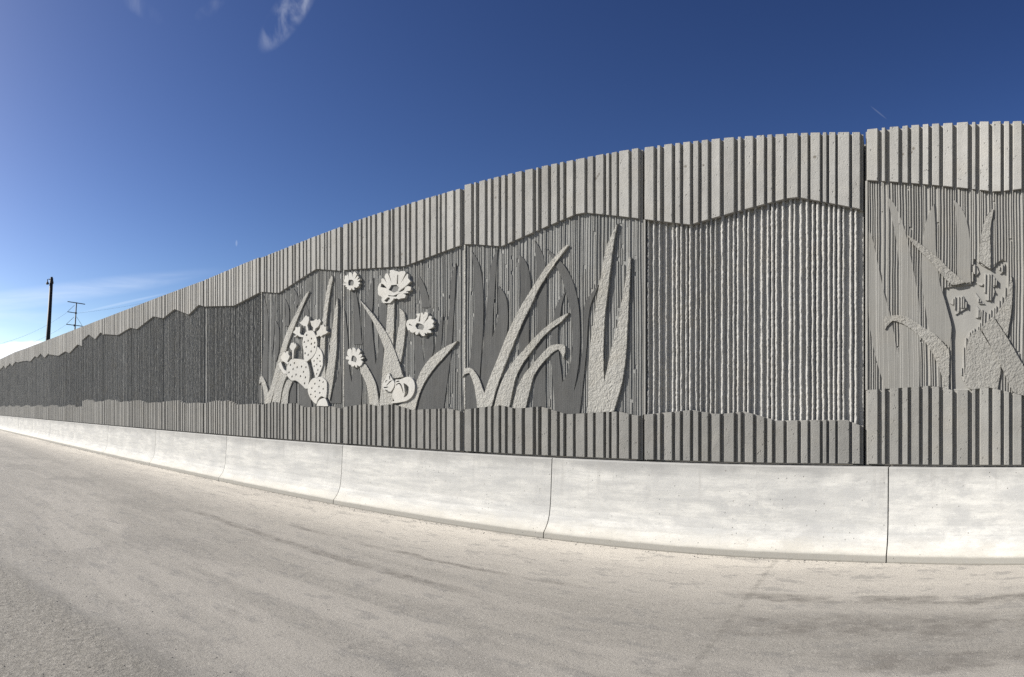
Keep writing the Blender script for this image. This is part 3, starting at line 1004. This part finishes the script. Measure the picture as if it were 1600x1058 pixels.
art(R, 'smooth_blade', c2, [(840, 1810), (830, 1650), (815, 1450), (800, 1300), (805, 1150), (830, 960), (860, 850), (935, 735), (900, 850), (885, 950), (865, 1080), (870, 1250), (905, 1530), (950, 1440), (985, 1300), (993, 1150), (985, 1000), (960, 850), (925, 720), (880, 590), (800, 440), (765, 375), (830, 430), (900, 500), (960, 590), (1005, 700), (1040, 850), (1052, 1000), (1055, 1180), (1040, 1400), (1000, 1620), (1050, 1450), (1080, 1200), (1085, 1000), (1090, 880), (1130, 790), (1215, 690), (1180, 780), (1145, 870), (1125, 1000), (1115, 1200), (1090, 1450), (1070, 1650), (1050, 1810)], Y_SMOOTH, dk)
art(R, 'rough_blade', c2, [(170, 1770), (150, 1600), (130, 1520), (100, 1450), (65, 1460), (35, 1490), (60, 1420), (85, 1405), (130, 1420), (180, 1490), (210, 1570), (230, 1625), (280, 1480), (350, 1310), (420, 1130), (490, 980), (560, 850), (640, 720), (750, 550), (800, 490), (880, 400), (945, 340), (955, 352), (850, 490), (760, 620), (690, 740), (625, 880), (560, 1010), (510, 1130), (440, 1300), (370, 1480), (320, 1630), (285, 1770)], Y_ROUGH, rg)
art(R, 'rough_blade', c2, [(310, 1760), (350, 1600), (410, 1460), (490, 1340), (560, 1260), (640, 1170), (740, 1070), (860, 980), (960, 930), (900, 1000), (820, 1060), (740, 1130), (660, 1230), (600, 1310), (540, 1400), (500, 1490), (470, 1620), (440, 1760)], Y_ROUGH, rg)
art(R, 'rough_blade', c2, [(465, 1770), (510, 1590), (560, 1480), (640, 1380), (720, 1290), (780, 1230), (830, 1205), (900, 1205), (925, 1230), (915, 1330), (890, 1280), (865, 1245), (830, 1265), (770, 1320), (700, 1400), (650, 1490), (620, 1600), (580, 1770)], Y_ROUGH, rg)
art(R, 'rough_blade', c2, [(1120, 1800), (1130, 1500), (1140, 1250), (1170, 1000), (1200, 800), (1230, 640), (1270, 400), (1310, 290), (1375, 160), (1345, 320), (1315, 550), (1290, 760), (1265, 1000), (1255, 1250), (1260, 1530), (1290, 1400), (1320, 1250), (1370, 1050), (1410, 850), (1440, 680), (1475, 440), (1490, 450), (1480, 700), (1470, 900), (1460, 1100), (1445, 1330), (1410, 1550), (1340, 1800)], Y_ROUGH - 0.008, rg)

# --- panel 3: daisies and squirrel
R = PANELS[3]
comb_field(3).build('combed_field', M['field_dark'], R)['kind'] = 'stuff'
c3 = (520, 410, 4.6)
for pts in (
    [(75, 285), (95, 420), (110, 580), (118, 760), (135, 860), (145, 770), (205, 780), (208, 900), (200, 1060), (95, 1060), (75, 950), (62, 780), (60, 600), (68, 400)],
    [(143, 200), (165, 200), (185, 330), (200, 480), (210, 590), (152, 590), (153, 400)],
    [(290, 110), (288, 280), (278, 400), (290, 560), (307, 735), (330, 600), (335, 450), (340, 290), (388, 290), (385, 420), (370, 560), (360, 700), (350, 850), (328, 990), (290, 860), (235, 740), (222, 600), (232, 400), (255, 220)],
    [(620, 95), (655, 160), (685, 250), (697, 325), (640, 325), (630, 240), (612, 150)],
    [(585, 520), (630, 520), (645, 650), (652, 770), (600, 860), (575, 900), (590, 750), (580, 600)],
    [(665, 545), (722, 530), (722, 640), (690, 720), (655, 770), (660, 650)],
    [(885, 5), (878, 200), (865, 420), (852, 620), (830, 800), (808, 960), (795, 1065), (585, 1065), (620, 960), (690, 830), (770, 700), (810, 600), (820, 480), (840, 300), (850, 110)],
    [(790, 375), (785, 500), (770, 660), (755, 800), (748, 880), (738, 800), (735, 600), (760, 470)],
):
    art(R, 'smooth_blade', c3, pts, Y_SMOOTH, dk)
for pts in (
    [(395, 265), (442, 265), (437, 450), (432, 620), (430, 1045), (330, 1045), (345, 900), (362, 700), (380, 500)],
    [(478, 330), (510, 360), (520, 420), (515, 520), (500, 640), (485, 720), (450, 640), (465, 500), (480, 420)],
    [(195, 740), (235, 730), (275, 800), (310, 880), (328, 990), (335, 1040), (265, 1040), (255, 950), (235, 860), (200, 790)],
    [(893, 565), (850, 620), (790, 690), (720, 770), (660, 860), (620, 950), (590, 1065), (440, 1050), (560, 960), (600, 860), (640, 770), (700, 690), (790, 620)],
):
    art(R, 'rough_blade', c3, pts, Y_ROUGH, rg)
art(R, 'rough_blade', c3, [(190, 265), (260, 340), (330, 430), (385, 510), (430, 600), (470, 710), (505, 825), (430, 835), (415, 760), (380, 650), (340, 540), (290, 430), (235, 340)], Y_ROUGH - 0.010, rg)
fg = M['figure']


def daisy(cr, outline, holes, centre, label):
    ox, oy, sc = cr
    o = art(R, 'daisy', cr, outline, Y_FIG, fg, [centre] + list(holes), 0.8, 2, label)
    relief('daisy_centre', [crop(ox, oy, sc, centre, 0.012)], 0.008, M['centre'], o)


daisy((580, 410, 15.11),
      [(165, 770), (150, 640), (170, 540), (205, 490), (235, 480), (230, 400), (265, 375), (300, 395), (365, 488), (318, 365), (310, 330), (340, 260), (390, 265), (476, 475), (425, 275), (440, 250), (440, 190), (510, 175), (560, 200), (620, 210), (650, 230), (700, 205), (795, 210), (808, 245), (702, 480), (845, 270), (868, 280), (865, 380), (885, 390), (925, 445), (830, 545), (690, 650), (640, 705), (700, 690), (770, 655), (805, 580), (870, 560), (930, 580), (930, 650), (900, 670), (815, 682), (870, 705), (860, 725), (750, 735), (815, 770), (790, 840), (700, 850), (640, 875), (600, 850), (560, 860), (530, 850), (500, 900), (480, 915), (440, 960), (270, 960), (240, 880), (260, 830), (220, 800)],
      [[(612, 290), (632, 290), (625, 512), (592, 512)], [(230, 500), (275, 515), (365, 610), (215, 580)], [(385, 820), (435, 835), (430, 880), (360, 940), (300, 905)],
       [(395, 768), (440, 778), (520, 782), (600, 750), (680, 720), (610, 765), (600, 800), (570, 812), (520, 802), (400, 795)]],
      [(470, 535), (590, 525), (650, 590), (620, 670), (540, 715), (440, 665), (405, 650)], 'largest cream daisy head')
daisy((530, 420, 26.45),
      [(150, 640), (210, 600), (330, 605), (215, 560), (200, 480), (230, 400), (230, 290), (320, 280), (335, 210), (372, 280), (395, 440), (392, 260), (400, 160), (480, 150), (530, 200), (545, 340), (580, 180), (620, 110), (680, 150), (735, 220), (640, 430), (770, 290), (810, 340), (730, 465), (870, 400), (850, 460), (760, 545), (860, 560), (850, 620), (800, 650), (820, 710), (770, 740), (720, 790), (645, 765), (620, 770), (635, 870), (570, 880), (510, 800), (480, 890), (410, 890), (390, 840), (320, 840), (320, 760), (250, 740), (290, 680), (200, 680)],
      [], [(390, 470), (450, 450), (540, 460), (598, 520), (598, 600), (570, 690), (385, 690), (368, 560)], 'small cream daisy under the rib edge')
daisy((630, 480, 19.23),
      [(80, 520), (110, 410), (180, 370), (270, 365), (370, 360), (420, 290), (390, 200), (480, 190), (502, 200), (456, 430), (504, 430), (525, 190), (570, 155), (610, 230), (650, 140), (740, 175), (735, 260), (705, 330), (602, 500), (745, 350), (760, 280), (800, 255), (860, 290), (840, 350), (890, 380), (925, 440), (870, 510), (910, 530), (900, 600), (750, 680), (830, 710), (840, 760), (800, 780), (730, 760), (700, 800), (635, 772), (655, 840), (620, 870), (560, 865), (500, 790), (480, 730), (440, 800), (390, 840), (355, 800), (362, 738), (290, 770), (220, 750), (200, 700), (140, 695), (110, 610)],
      [[(180, 490), (285, 572), (165, 530)]], [(400, 475), (500, 490), (605, 540), (622, 610), (570, 685), (410, 650), (355, 560)], 'cream daisy at mid height')
daisy((535, 535, 23.5),
      [(115, 600), (130, 520), (190, 510), (280, 592), (200, 500), (170, 440), (170, 350), (200, 260), (290, 220), (335, 290), (345, 460), (356, 290), (360, 190), (430, 205), (480, 250), (490, 370), (530, 270), (590, 215), (660, 320), (575, 480), (650, 430), (700, 430), (715, 480), (640, 570), (770, 540), (740, 600), (655, 640), (740, 700), (720, 760), (690, 830), (610, 890), (540, 832), (515, 930), (480, 920), (440, 832), (400, 890), (330, 890), (300, 830), (230, 810), (200, 740), (220, 680), (240, 640), (150, 630)],
      [], [(345, 490), (400, 482), (478, 540), (515, 620), (480, 735), (380, 700), (315, 688), (320, 580)], 'lowest cream daisy with bent stem')
R = part('squirrel_relief', R, 'small cream squirrel with curled tail')
c3s = (580, 560, 13.225)
art(R, 'body', c3s,
    [(500, 440), (610, 430), (720, 385), (800, 390), (870, 450), (900, 560), (890, 680), (840, 790), (740, 875), (640, 900), (560, 915), (480, 925), (410, 920), (420, 895), (478, 885), (450, 820), (435, 740), (445, 690), (485, 610), (495, 520)],
    Y_FIG, fg, [[(665, 510), (720, 540), (770, 590), (765, 700), (735, 770), (690, 800), (672, 800), (690, 700)],
                [(505, 575), (520, 530), (560, 508), (600, 518), (640, 590), (665, 700), (655, 720), (625, 620), (590, 545), (550, 532)],
                [(500, 492), (540, 462), (580, 462), (580, 480), (540, 487)]], 0.6, 3, 'curled cream squirrel body and tail')
art(R, 'head', c3s,
    [(232, 600), (230, 560), (260, 480), (310, 390), (330, 320), (370, 310), (400, 370), (440, 430), (478, 500), (470, 580), (435, 645), (400, 690), (340, 680), (280, 670), (248, 640)],
    Y_FIG - 0.006, fg, [[(285, 492), (300, 452), (335, 448), (312, 472), (300, 502)], [(310, 558), (368, 480), (425, 452), (437, 428), (442, 450), (378, 502), (322, 560)],
                [(362, 372), (386, 345), (388, 430), (372, 442)], [(250, 595), (300, 586), (345, 586), (345, 600), (300, 612), (258, 612)], [(275, 645), (320, 652), (345, 655), (325, 672), (285, 662)]], 0.6, 3, 'cream squirrel head with ears')

# --- panel 4: prickly pear
R = PANELS[4]
comb_field(4).build('combed_field', M['field_dark'], R)['kind'] = 'stuff'
c4 = (400, 420, 4.807)
for pts in (
    [(55, 200), (75, 270), (88, 360), (90, 500), (85, 700), (80, 900), (70, 1010), (20, 1010), (18, 900), (35, 760), (60, 560), (70, 380)],
    [(140, 205), (138, 400), (128, 560), (120, 640), (110, 500), (118, 330)],
    [(145, 385), (168, 430), (176, 500), (170, 620), (150, 700), (140, 600), (150, 480)],
    [(215, 225), (240, 270), (250, 340), (245, 430), (215, 430), (222, 320)],
    [(285, 150), (310, 200), (318, 260), (300, 290), (298, 220)],
    [(320, 180), (360, 240), (392, 310), (395, 360), (370, 370), (350, 280)],
    [(250, 840), (300, 850), (298, 1010), (235, 1010)],
    [(330, 850), (400, 930), (420, 1050), (330, 1040)],
    [(500, 1010), (640, 1010), (640, 700), (600, 850), (560, 960)],
):
    art(R, 'smooth_blade', c4, pts, Y_SMOOTH, dk)
for pts in (
    [(20, 870), (28, 815), (45, 808), (70, 850), (92, 930), (120, 850), (160, 700), (200, 560), (250, 430), (310, 310), (360, 210), (395, 165), (398, 175), (350, 280), (300, 400), (250, 530), (215, 640), (180, 760), (140, 900), (105, 1020), (62, 1020), (60, 950), (45, 870), (38, 850)],
    [(115, 1020), (140, 900), (165, 800), (175, 760), (240, 790), (210, 850), (190, 930), (175, 1020)],
    [(185, 1020), (200, 920), (225, 850), (240, 830), (270, 850), (245, 920), (235, 1020)],
    [(570, 50), (575, 80), (560, 150), (545, 250), (530, 380), (520, 500), (515, 640), (520, 800), (510, 900), (470, 900), (480, 600), (500, 380), (520, 230), (545, 100)],
    [(610, 220), (614, 300), (608, 450), (605, 600), (590, 740), (575, 860), (552, 990), (530, 940), (520, 820), (540, 700), (560, 560), (575, 430), (590, 320)],
):
    art(R, 'rough_blade', c4, pts, Y_ROUGH, rg)
R = part('cactus_relief', R, 'cream spotted prickly pear with six blossoms')
c6 = (435, 485, 12.447)
c7 = (430, 555, 12.444)


def dots(pts, rx=9, ry=17, lean=6):
    out = []
    for x, y in pts:
        out.append([(x + rx * math.cos(t) - lean * math.sin(t) * 0.6, y + ry * math.sin(t)) for t in [k * math.pi / 3 for k in range(6)]])
    return out


def c67(pts):            # crop-6 points in crop-7 coordinates
    return [((x / 12.447 + 435 - 430) * 12.444, (y / 12.447 + 485 - 555) * 12.444) for x, y in pts]


art(R, 'pad', c7, [(630, 620), (660, 540), (720, 460), (830, 425), (900, 430), (970, 480), (1000, 540), (1000, 700), (985, 830), (950, 825), (900, 797), (850, 830), (815, 890), (797, 950), (750, 920), (690, 850), (640, 740)], Y_FIG, fg,
    dots([(860, 495), (927, 522), (768, 555), (708, 640), (848, 610), (930, 655), (772, 703), (863, 730), (690, 762), (777, 808)], 13, 19), 0.5, 3, 'spotted cream cactus pad at the foot')
art(R, 'pad', c7, [(800, 985), (830, 905), (880, 852), (960, 838), (1000, 900), (1025, 1000)], Y_FIG - 0.004, fg, (), 0.5, 3, 'plain cream cactus pad rising from the ledge')
art(R, 'pad', c7, [(330, 70), (450, 75), (540, 95), (610, 130), (650, 250), (665, 400), (640, 560), (625, 650), (580, 650), (520, 590), (440, 520), (380, 490), (310, 495), (240, 420), (220, 370), (215, 270), (235, 180), (270, 120)], Y_FIG, fg,
    dots([(292, 190), (368, 152), (342, 270), (422, 235), (507, 220), (592, 233), (262, 335), (400, 378), (545, 325), (322, 415), (485, 410), (582, 432), (565, 547)], 12, 23), 0.5, 3, 'broad spotted cream cactus pad leaning left')
art(R, 'pad', c6, [(570, 400), (660, 395), (705, 450), (740, 540), (755, 640), (745, 720), (720, 820), (655, 915), (600, 955), (545, 1000), (500, 960), (490, 800), (470, 680), (475, 560), (505, 460), (545, 415)], Y_FIG - 0.003, fg,
    dots([(548, 480), (642, 548), (577, 590), (503, 615), (705, 630), (640, 650), (540, 712), (702, 712), (635, 797), (518, 835), (578, 865)], 13, 22), 0.5, 3, 'upper spotted cream cactus pad')
art(R, 'pad', c7, c67([(760, 705), (820, 770), (860, 880), (860, 1000)]) + [(920, 200), (870, 330), (820, 435), (782, 435), (740, 280), (695, 90)] + c67([(655, 935), (715, 850), (744, 745)]), Y_FIG, fg,
    dots([(815, 65), (752, 112), (870, 118), (805, 180), (755, 215), (882, 212), (828, 285), (803, 362)] + c67([(795, 878)]), 12, 18), 0.5, 3, 'narrow spotted cream cactus pad behind the upper one')
art(R, 'pad', c7, [(65, 170), (110, 125), (125, 180), (170, 280), (222, 320), (225, 372), (160, 350), (90, 260)], Y_FIG, fg, (), 0.5, 3, 'small plain cream cactus stub')
for pts in (
    [(400, 240), (450, 210), (520, 110), (545, 100), (560, 122), (590, 120), (590, 200), (560, 290), (582, 400), (545, 402), (530, 310), (480, 300)],
    [(275, 430), (320, 380), (330, 320), (375, 335), (420, 310), (420, 360), (410, 430), (430, 470), (490, 490), (470, 525), (400, 510), (370, 480), (310, 525), (300, 500), (350, 480)],
    [(620, 205), (690, 200), (740, 160), (760, 190), (800, 165), (825, 210), (780, 310), (720, 350), (705, 410), (670, 400), (680, 340), (640, 290)],
    [(740, 420), (800, 360), (820, 290), (880, 285), (900, 320), (930, 310), (925, 390), (960, 420), (920, 460), (860, 480), (830, 520), (800, 490), (740, 520), (725, 490), (750, 470)],
    [(215, 710), (245, 640), (300, 620), (310, 660), (330, 630), (350, 690), (320, 740), (300, 780), (290, 945), (265, 945), (265, 780), (230, 750)],
    [(40, 910), (75, 860), (110, 800), (135, 830), (150, 800), (190, 790), (190, 850), (215, 890), (190, 950), (165, 1000), (200, 1010), (180, 1060), (120, 1010), (70, 980)],
):
    art(R, 'blossom', c6, pts, Y_FIG - 0.002, fg, (), 0.75, 2)

# --- panel 0: seated animal among grass
R = PANELS[0]
K = (1470, 380, 4.408)
A0 = (1340, 290, 6.2214)
C0 = (1460, 290, 6.2214)
comb_field(0, CAT_W, FEAT_W).build('combed_field', M['field_pale'], R)['kind'] = 'stuff'
mb = MB()
mb.prism([soften([(x + (x - 0.99) * 0.01, z) for x, z in CAT_W], 0.4, 3)], YF + 0.019, YS + 0.006)
mb.build('animal_figure', M['figure_grey'], R)['label'] = 'smooth grey seated animal silhouette with pricked ears'
pb = M['blade_pale']
rp = M['rough_pale']
art(R, 'smooth_blade', A0, [(110, 420), (150, 540), (200, 780), (260, 1060), (320, 1270), (360, 1480), (395, 1680), (408, 1400), (412, 1000), (395, 680), (350, 400), (310, 220), (285, 105), (350, 170), (420, 320), (480, 520), (540, 820), (590, 1100), (605, 1300), (605, 1500), (600, 2010), (282, 2010), (190, 1730), (140, 1500), (110, 1300), (100, 1000), (105, 600)], Y_SMOOTH, pb)
art(R, 'smooth_blade', A0, [(742, 175), (755, 400), (760, 600), (775, 780), (800, 950), (815, 1010), (875, 1220), (912, 1380), (895, 1575), (800, 1490), (700, 1410), (660, 1200), (630, 1000), (620, 800), (630, 600), (650, 420), (690, 280)], Y_SMOOTH, pb)
art(R, 'smooth_blade', C0, [(185, 135), (240, 190), (290, 270), (325, 400), (345, 550), (345, 700), (350, 800), (355, 935), (290, 942), (220, 870), (220, 600), (215, 400), (205, 250)], Y_SMOOTH, pb)
art(R, 'rough_blade', A0, [(480, 475), (560, 530), (640, 590), (770, 690), (880, 800), (960, 870), (1040, 935), (1030, 945), (925, 965), (870, 920), (800, 850), (740, 770), (650, 680), (570, 600), (520, 540)], Y_ROUGH, rp)
art(R, 'rough_blade', A0, [(255, 1275), (330, 1263), (400, 1260), (480, 1275), (570, 1325), (650, 1385), (740, 1435), (810, 1505), (870, 1575), (893, 1630), (886, 1985), (834, 1985), (835, 1925), (800, 1795), (750, 1675), (690, 1565), (610, 1475), (520, 1395), (440, 1345), (390, 1325), (345, 1315), (310, 1340), (265, 1400)], Y_ROUGH, rp)
art(R, 'rough_blade', C0, [(565, 225), (515, 280), (480, 360), (455, 480), (440, 600), (430, 730), (470, 760), (530, 800), (545, 800), (545, 600), (545, 400), (575, 240)], Y_ROUGH, rp)
art(R, 'rough_blade', K, [(485, 220), (495, 300), (490, 430), (475, 540), (460, 640), (430, 600), (380, 520), (385, 490), (420, 430), (455, 370), (470, 300)], Y_ROUGH, rp)
art(R, 'rough_blade', K, [(275, 583), (360, 505), (450, 640), (573, 850), (700, 1070), (560, 1075), (490, 1010), (430, 880), (340, 700)], Y_ROUGH - 0.016, rp)
art(R, 'rough_blade', K, [(268, 592), (330, 690), (410, 825), (392, 1010), (220, 1012), (165, 955), (170, 850), (180, 720), (200, 640)], Y_ROUGH, rp, label='rough rounded haunch of the animal')

# ------------------------------------------------------------------ concrete barrier at the foot of the wall
YB = -0.12
BJ = [wall_x(p, YB) for p in (1387, 862, 535, 354, 243.5, 169, 116)]
sp = 0.5941 * (D + YB)
BJ = [BJ[0] + 2 * sp, BJ[0] + sp] + BJ
while BJ[-1] > -60:
    BJ.append(BJ[-1] - sp)
PROFILE = [(D + 0.30, 0.0), (D + 0.30, 1.045), (D + 0.02, 1.055), (D - 0.108, 1.058), (D - 0.12, 1.045), (D - 0.135, 0.80), (D - 0.150, 0.56), (D - 0.165, 0.40), (D - 0.190, 0.29), (D - 0.230, 0.20), (D - 0.280, 0.135),
           (D - 0.325, 0.092), (D - 0.335, 0.080), (D - 0.342, 0.0)]
BLAB = {0: 'rightmost pale barrier section, below the animal panel', 1: 'long pale barrier section below the wide rope-ridged panel', 2: 'pale barrier section below the daisy panel',
        3: 'pale barrier section below the cactus panel'}


def bend(p):
    x, y, z = p
    w = 0.9
    t = min(max((x - XJ + w) / (2 * w), 0.0), 1.0)
    if t <= 0:
        return p
    if x < XJ + w:                         # short arc
        ang = TURN * t
        R = 2 * w / TURN
        cx, cy = XJ - w, D - R
        rr = R + (y - D)
        return (cx + rr * math.sin(ang), cy + rr * math.cos(ang), z)
    R = 2 * w / TURN
    ex, ey = XJ - w + R * math.sin(TURN), D - R + R * math.cos(TURN)
    u, v = x - XJ - w, y - D
    return (ex + u * math.cos(TURN) + v * math.sin(TURN), ey - u * math.sin(TURN) + v * math.cos(TURN), z)


def barrier(i):
    xr, xl = BJ[i], BJ[i + 1]
    n = max(6, int((xr - xl) / 0.25))
    g = 0.007
    mb = MB()
    mb.box(xl - 0.02, xl + 0.02, D - 0.05, D + 0.25, 0.0, 1.0)
    vs, fs = [], []
    m = len(PROFILE)
    for k in range(n + 1):
        x = xl + g + (xr - xl - 2 * g) * k / n
        for q, (y, z) in enumerate(PROFILE):
            w = 0.004 * mnoise.noise((x * 1.3, q * 0.6, i)) if q > 2 else 0.0
            e = 0.007 if (k in (0, n) and 3 <= q <= 12) else 0.0
            vs.append((x, y + w + e, max(z + w * 0.5, 0) if z > 0 else -0.03))
    for k in range(n):
        for q in range(m - 1):
            a = k * m + q
            fs.append((a, a + 1, a + m + 1, a + m))
    fs.append(tuple(range(m)))
    fs.append(tuple(range(n * m + m - 1, n * m - 1, -1)))
    mb.add(vs, fs)
    mb.v = [bend(p) for p in mb.v]
    root = mb.build('concrete_barrier', M['barrier'], None, smooth=False)
    if i in BLAB:
        lab = BLAB[i]
    else:
        lab = 'pale concrete barrier section, %s to the left of the one under the cactus' % ORD[i - 4]
    tag(root, lab, 'barrier', 'barrier sections along the wall foot')


BJ = BJ[1:]
for i in range(len(BJ) - 1):
    barrier(i)

# ------------------------------------------------------------------ poles and wires beyond the wall
RP = 46.0
base = ray_pt(66.5, 600, RP); base.z = 0.0
topp = ray_pt(80.6, 435, RP)
lp = thing('light_pole', base, 'tall dark light pole with small hanging lamp beyond the wall', 'light pole')
mb = MB()
mb.tube([base.lerp(topp, t) for t in (0, 0.5, 1)], [0.21, 0.175, 0.125], 14)
mb.build('pole', M['pole'], lp, smooth=True)
mb = MB()
cap0 = topp - Vector((0, 0, 0.38))
mb.tube([cap0, cap0 + (topp - base).normalized() * 0.06, topp + (topp - base).normalized() * 0.10], [0.15, 0.15, 0.08], 12)
mb.build('cap', M['pole'], lp)
mb = MB()
elbow = ray_pt(74.2, 436.6, RP)
mb.tube([topp - Vector((0, 0, 0.1)), ray_pt(77, 436.2, RP), elbow, elbow - Vector((0, 0, 0.12))], 0.035, 8)
mb.build('arm', M['pole'], lp)
mb = MB()
l0 = elbow - Vector((0, 0, 0.10))
mb.tube([l0, l0 - Vector((0, 0, 0.08)), l0 - Vector((0, 0, 0.14)), l0 - Vector((0, 0, 0.24)), l0 - Vector((0, 0, 0.28))], [0.03, 0.05, 0.10, 0.12, 0.06], 12)
mb.build('lamp_head', M['lamp'], lp)

RT = 120.0
tb = ray_pt(109.0, 560, RT); tb.z = 0
tt = ray_pt(119.5, 472.5, RT)
pt = thing('power_pole', tb, 'slim grey power pole with three crossarms beyond the wall', 'power pole')
mb = MB()
mb.tube([tb, tb.lerp(tt, 0.5), tt], [0.19, 0.16, 0.12], 10)
mb.build('pole', M['steel'], pt, smooth=True)


def bar(name, a, c, r=0.055):
    mb = MB()
    mb.tube([ray_pt(*a, RT), ray_pt(*c, RT)], r, 6)
    return mb.build(name, M['steel'], pt)


bar('crossarm', (105.5, 471.2), (133, 475.5), 0.085)
bar('crossarm', (105.3, 487.2), (119.5, 489.3), 0.075)
bar('crossarm', (103.5, 506.8), (129, 509.8), 0.075)
bar('brace', (116.3, 477), (105.6, 487.0), 0.04)
bar('brace', (115.5, 495.5), (103.8, 506.5), 0.04)
bar('brace', (119.5, 495), (128.6, 509.3), 0.03)
for (a, w_) in (((118.6, 489.2), 0.2), ((116.4, 508.4), 0.2)):
    p = ray_pt(*a, RT)
    mb = MB()
    mb.tube([p - Vector((0, 0, 0.16)), p + Vector((0, 0, 0.16))], 0.2, 10)
    mb.build('collar', M['steel'], pt)


def wire(a, c, sag, r, label):
    mb = MB()
    pts = []
    for k in range(17):
        t = k / 16
        p = a.lerp(c, t)
        p.z -= sag * 4 * t * (1 - t)
        pts.append(p)
    mb.tube(pts, r, 5)
    o = mb.build('power_line', M['wire'], None)
    tag(o, label, 'wire', 'wires on the power pole')


wire(ray_pt(105.3, 487.6, RT), ray_pt(-40, 545, RT * 0.8), 1.2, 0.013, 'thin wire falling to the left from the middle crossarm')
wire(ray_pt(103.5, 507.2, RT), ray_pt(-40, 556, RT * 0.8), 1.2, 0.013, 'thin wire falling to the left from the lowest crossarm')
wire(ray_pt(119.5, 489.5, RT), ray_pt(300, 455, RT * 1.1), 0.6, 0.012, 'thin wire rising to the right from the power pole')

# ------------------------------------------------------------------ loose grit on the road
rnd = random.Random(11)
mb = MB()
for k in range(1100):
    z = rnd.random()
    if z < 0.6:
        x, y, r = rnd.uniform(-30, 3), D - 0.35 - abs(rnd.gauss(0, 0.07)), rnd.uniform(0.003, 0.011)
    elif z < 0.85:
        x, y, r = rnd.uniform(-9, 3), rnd.uniform(1.8, 6.6), rnd.uniform(0.002, 0.006)
    else:
        x, y, r = rnd.uniform(-9, -3), rnd.uniform(0.6, 2.2), rnd.uniform(0.003, 0.008)
    a = rnd.uniform(0, 6.28)
    vs = []
    for q in range(5):
        t = a + q * 1.2566
        vs.append((x + r * math.cos(t) * rnd.uniform(0.7, 1.3), y + r * math.sin(t) * rnd.uniform(0.7, 1.3), 0.0005))
    for q in range(5):
        t = a + 0.5 + q * 1.2566
        vs.append((x + 0.7 * r * math.cos(t), y + 0.7 * r * math.sin(t), r * rnd.uniform(0.5, 0.9)))
    fs = [(q, (q + 1) % 5, 5 + (q + 1) % 5, 5 + q) for q in range(5)] + [(5, 6, 7, 8, 9)]
    mb.add(vs, fs)
o = mb.build('gravel', M['stone'])
o['kind'] = 'stuff'
o['label'] = 'loose grit scattered over the pavement'

# the animal panel and the one after it follow the turn of the wall
piv = Vector((XJ, D, 0))
for i in (0, LASTP):
    root = PANELS[i]
    rot = Matrix.Rotation(-TURN, 3, 'Z')
    root.location = piv + rot @ (root.location - piv)
    root.rotation_euler = (0, 0, -TURN)
